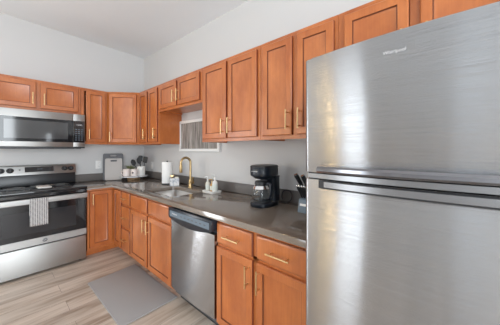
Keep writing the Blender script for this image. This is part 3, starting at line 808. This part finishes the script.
# ------------------------------------------------------------------ coffee maker
cm = thing('coffee_maker', 'black drip coffee maker with glass carafe on the counter', 'coffee maker', (-.225, -2.856, CT), RW)
def oval(hx, hy, r, z): return rrect(hx, hy, r, z, 6)
def loft(mb, secs, m):
    t = bmesh.new(); R = [[t.verts.new(p) for p in s] for s in secs]
    for A, B in zip(R, R[1:]):
        for k in range(len(A)): t.faces.new((A[k], A[(k+1) % len(A)], B[(k+1) % len(A)], B[k]))
    t.faces.new(R[0][::-1]); t.faces.new(R[-1]); bmesh.ops.recalc_face_normals(t, faces=t.faces[:]); mb.merge(t, m, True)
def sh(sec, dx_=0, dy_=0): return [(p[0]+dx_, p[1]+dy_, p[2]) for p in sec]
mb = MB(); loft(mb, [oval(.092, .118, .085, 0), oval(.095, .121, .087, .004), oval(.095, .121, .087, .028), oval(.088, .114, .083, .036)], M['navy']); mb.build('base', cm)
mb = MB(); loft(mb, [sh(oval(.085, .046, .03, .036), 0, .068), sh(oval(.082, .044, .03, .22), 0, .070), sh(oval(.088, .048, .03, .235), 0, .066)], M['navy']); mb.build('water_tank', cm)
mb = MB(); loft(mb, [sh(oval(.055, .055, .052, .218), 0, -.030), sh(oval(.080, .100, .075, .232), 0, 0), oval(.094, .114, .085, .240), oval(.096, .118, .087, .250), oval(.096, .118, .087, .300), oval(.092, .114, .085, .306)], M['navy']); hd = mb.build('brew_head', cm)
mb = MB(); loft(mb, [oval(.097, .119, .087, .3065), oval(.097, .119, .087, .312), oval(.090, .112, .083, .322), oval(.06, .08, .055, .327)], M['black']); mb.build('lid', hd)
mb = MB(); text_into(mb, 'BLACK+DECKER', .0085, M['logo'], frame_xf((.0, -.1186, .278), (1, 0, 0), (0, 0, 1)), .0004); mb.build('logo', hd)
mb = MB(); mb.lathe([(.055, .0365), (.060, .038), (.060, .041), (.0, .041)], M['darkgrey'], (0, -.035, 0), 28, cap=False); mb.build('hot_plate', cm)
ca = thing('carafe', 'glass coffee carafe with black handle sitting in the coffee maker', 'carafe', (-.225-.035, -2.856, CT+.0416), RW)
mb = MB(); mb.lathe([(.0, 0), (.050, 0), (.066, .008), (.075, .030), (.076, .060), (.068, .100), (.054, .128), (.052, .136), (.050, .136), (.052, .128), (.066, .100), (.074, .060), (.073, .030), (.064, .010), (.050, .003), (.0, .003)], M['clear'], seg=36, cap=False); mb.build('glass', ca)
mb = MB(); mb.lathe([(.0535, .128), (.0555, .130), (.0555, .148), (.050, .156), (.0, .160)], M['black'], seg=30, cap=False); mb.build('lid', ca)
mb = MB(); mb.lathe([(.0690, .098), (.0695, .098), (.0572, .122), (.0567, .122)], M['chrome'], seg=30, cap=False); mb.build('band', ca)
mb = MB(); ang = PI*.08-.35; X = Matrix.Rotation(ang, 4, 'Z')
pts = [X @ Vector(p) for p in ((.052, 0, .140), (.085, 0, .146), (.100, 0, .130), (.100, 0, .070), (.092, 0, .040), (.068, 0, .034))]
mb.tube(pts, [.008, .009, .010, .010, .009, .007], M['navy'], 10); mb.build('handle', ca)
# power cord looping behind
mb = MB(); pts = [(-.10, -2.93, CT+.010), (-.075, -2.945, CT+.006)]
for k in range(25):
    a = -PI/2+k*2*PI*.86/24; pts.append((-.045+.008*math.sin(a), -2.952-.052*math.cos(a), CT+.055+.050*math.sin(a)))
mb.tube(pts, .0045, M['black'], 8)
o = mb.build('power_cord', cm); o.parent = cm; o.matrix_parent_inverse = (Matrix.Translation(cm.location) @ Matrix.Rotation(RW, 4, 'Z')).inverted()

# ------------------------------------------------------------------ knife block
kx, ky = -.165, -3.236
kb = thing('knife_block', 'blue-grey knife block beside the refrigerator', 'knife block', (kx, ky, CT), RW)
mb = MB(); mb.prism([(-.075, 0), (.075, 0), (.085, .120), (-.052, .092)], 'X', -.060, .060, M['blockgrey'], .003); mb.build('block', kb)
mb = MB(); q = .092; mb.box(-.045, .060, -.0765, -.0735, .030, .046, M['whiteplastic'], xf=Matrix.Rotation(-math.atan2(.023, .092), 4, 'X')); mb.build('label_strip', kb)
def knife(label, xx, yy, L, th, lean, cap, side=0):
    o = thing('knife', label, 'knife', (kx+yy, ky-xx, CT), RW, 'black-handled knives in the block')
    d = Vector((-side, -math.sin(lean), math.cos(lean))).normalized()
    zb_ = .092+(yy+.052)*(.028/.137)+.003
    b = Vector((0, 0, zb_))
    mb = MB(); mb.tube([b-d*.03, b+d*.004], [.0050, .0050], M['black'], 8); mb.build('blade_collar', o)
    mb = MB(); mb.tube([b+d*.004, b+d*(L*.3), b+d*(L*.7), b+d*(L*.93), b+d*L], [th*.9, th*.95, th*1.05, th*1.15, th*.95], M['black'], 10); mb.build('handle', o)
    mb = MB(); mb.tube([b+d*(L+.0003), b+d*(L+cap*.7), b+d*(L+cap)], [th*.95, th*.95, th*.6], M['rivet'], 12); mb.build('end_cap', o)
    if L > .12:
        mb = MB(); mb.tube([b+d*(L*.55)+Vector((-th*1.12, 0, 0)), b+d*(L*.55)+Vector((th*1.12, 0, 0))], .004, M['rivet'], 8); mb.build('rivet', o)
for k, (xx, where) in enumerate(((-.046, 'leftmost'), (-.026, 'second from left'), (-.006, 'middle'), (.014, 'fourth from left'), (.034, 'rightmost'))):
    knife('black steak knife with silver cap, %s in the front row of the block' % where, xx, -.030, .088, .0085, .36, .016, .26)
knife('large black knife at the upper left of the block', -.040, .030, .185, .0150, .55, .007, .22)
knife('large black knife in the upper middle of the block', .002, .030, .172, .0150, .50, .007, .20)
knife('large black knife partly behind the refrigerator', .038, .030, .155, .0145, .50, .007, .05)

# ------------------------------------------------------------------ floor mat
mb = MB(); mb.prism([(-1.035, -1.285), (-.59, -1.245), (-.585, -2.154), (-1.03, -2.155)], 'Z', FL+.0005, FL+.013, M['mat'], .005, 2)
o = mb.build('floor_mat'); tag(o, 'grey rectangular anti-fatigue mat on the floor before the sink cabinet', 'mat')

# ceiling lamp (gives the warm glints on the steel)
lx, ly = -1.15, -2.5; lz = cz(lx, ly)
lp = thing('ceiling_lamp', 'round frosted ceiling lamp over the kitchen floor', 'lamp', (lx, ly, lz-.002))
mb = MB(); mb.lathe([(.165, -.025), (.17, -.022), (.17, 0)], M['steel_plain'], seg=36); mb.build('rim', lp)
mb = MB(); mb.lathe([(.158, -.026), (.150, -.05), (.11, -.075), (.05, -.088), (.0, -.09)], M['lamp'], seg=32, cap=False); mb.build('shade', lp)

# warm table-height lamp in the living area that the refrigerator door mirrors
fl = thing('floor_lamp', 'floor lamp with warm paper shade against the living-area wall', 'lamp', (-4.95, -.55, FL))
mb = MB(); mb.lathe([(.13, 0), (.13, .015), (.02, .022)], M['black'], seg=28); mb.build('base', fl)
mb = MB(); mb.tube([(0, 0, .02), (0, 0, 1.72)], .011, M['black'], 10); mb.build('pole', fl)
M['warmshade'] = mat('warm_shade', (.9, .75, .5), .7)
P(M['warmshade']).inputs['Emission Color'].default_value = (1, .72, .36, 1); P(M['warmshade']).inputs['Emission Strength'].default_value = 24
mb = MB(); mb.lathe([(.06, 1.62), (.085, 1.64), (.085, 2.24), (.06, 2.26)], M['warmshade'], seg=28); mb.build('lamp_shade', fl)
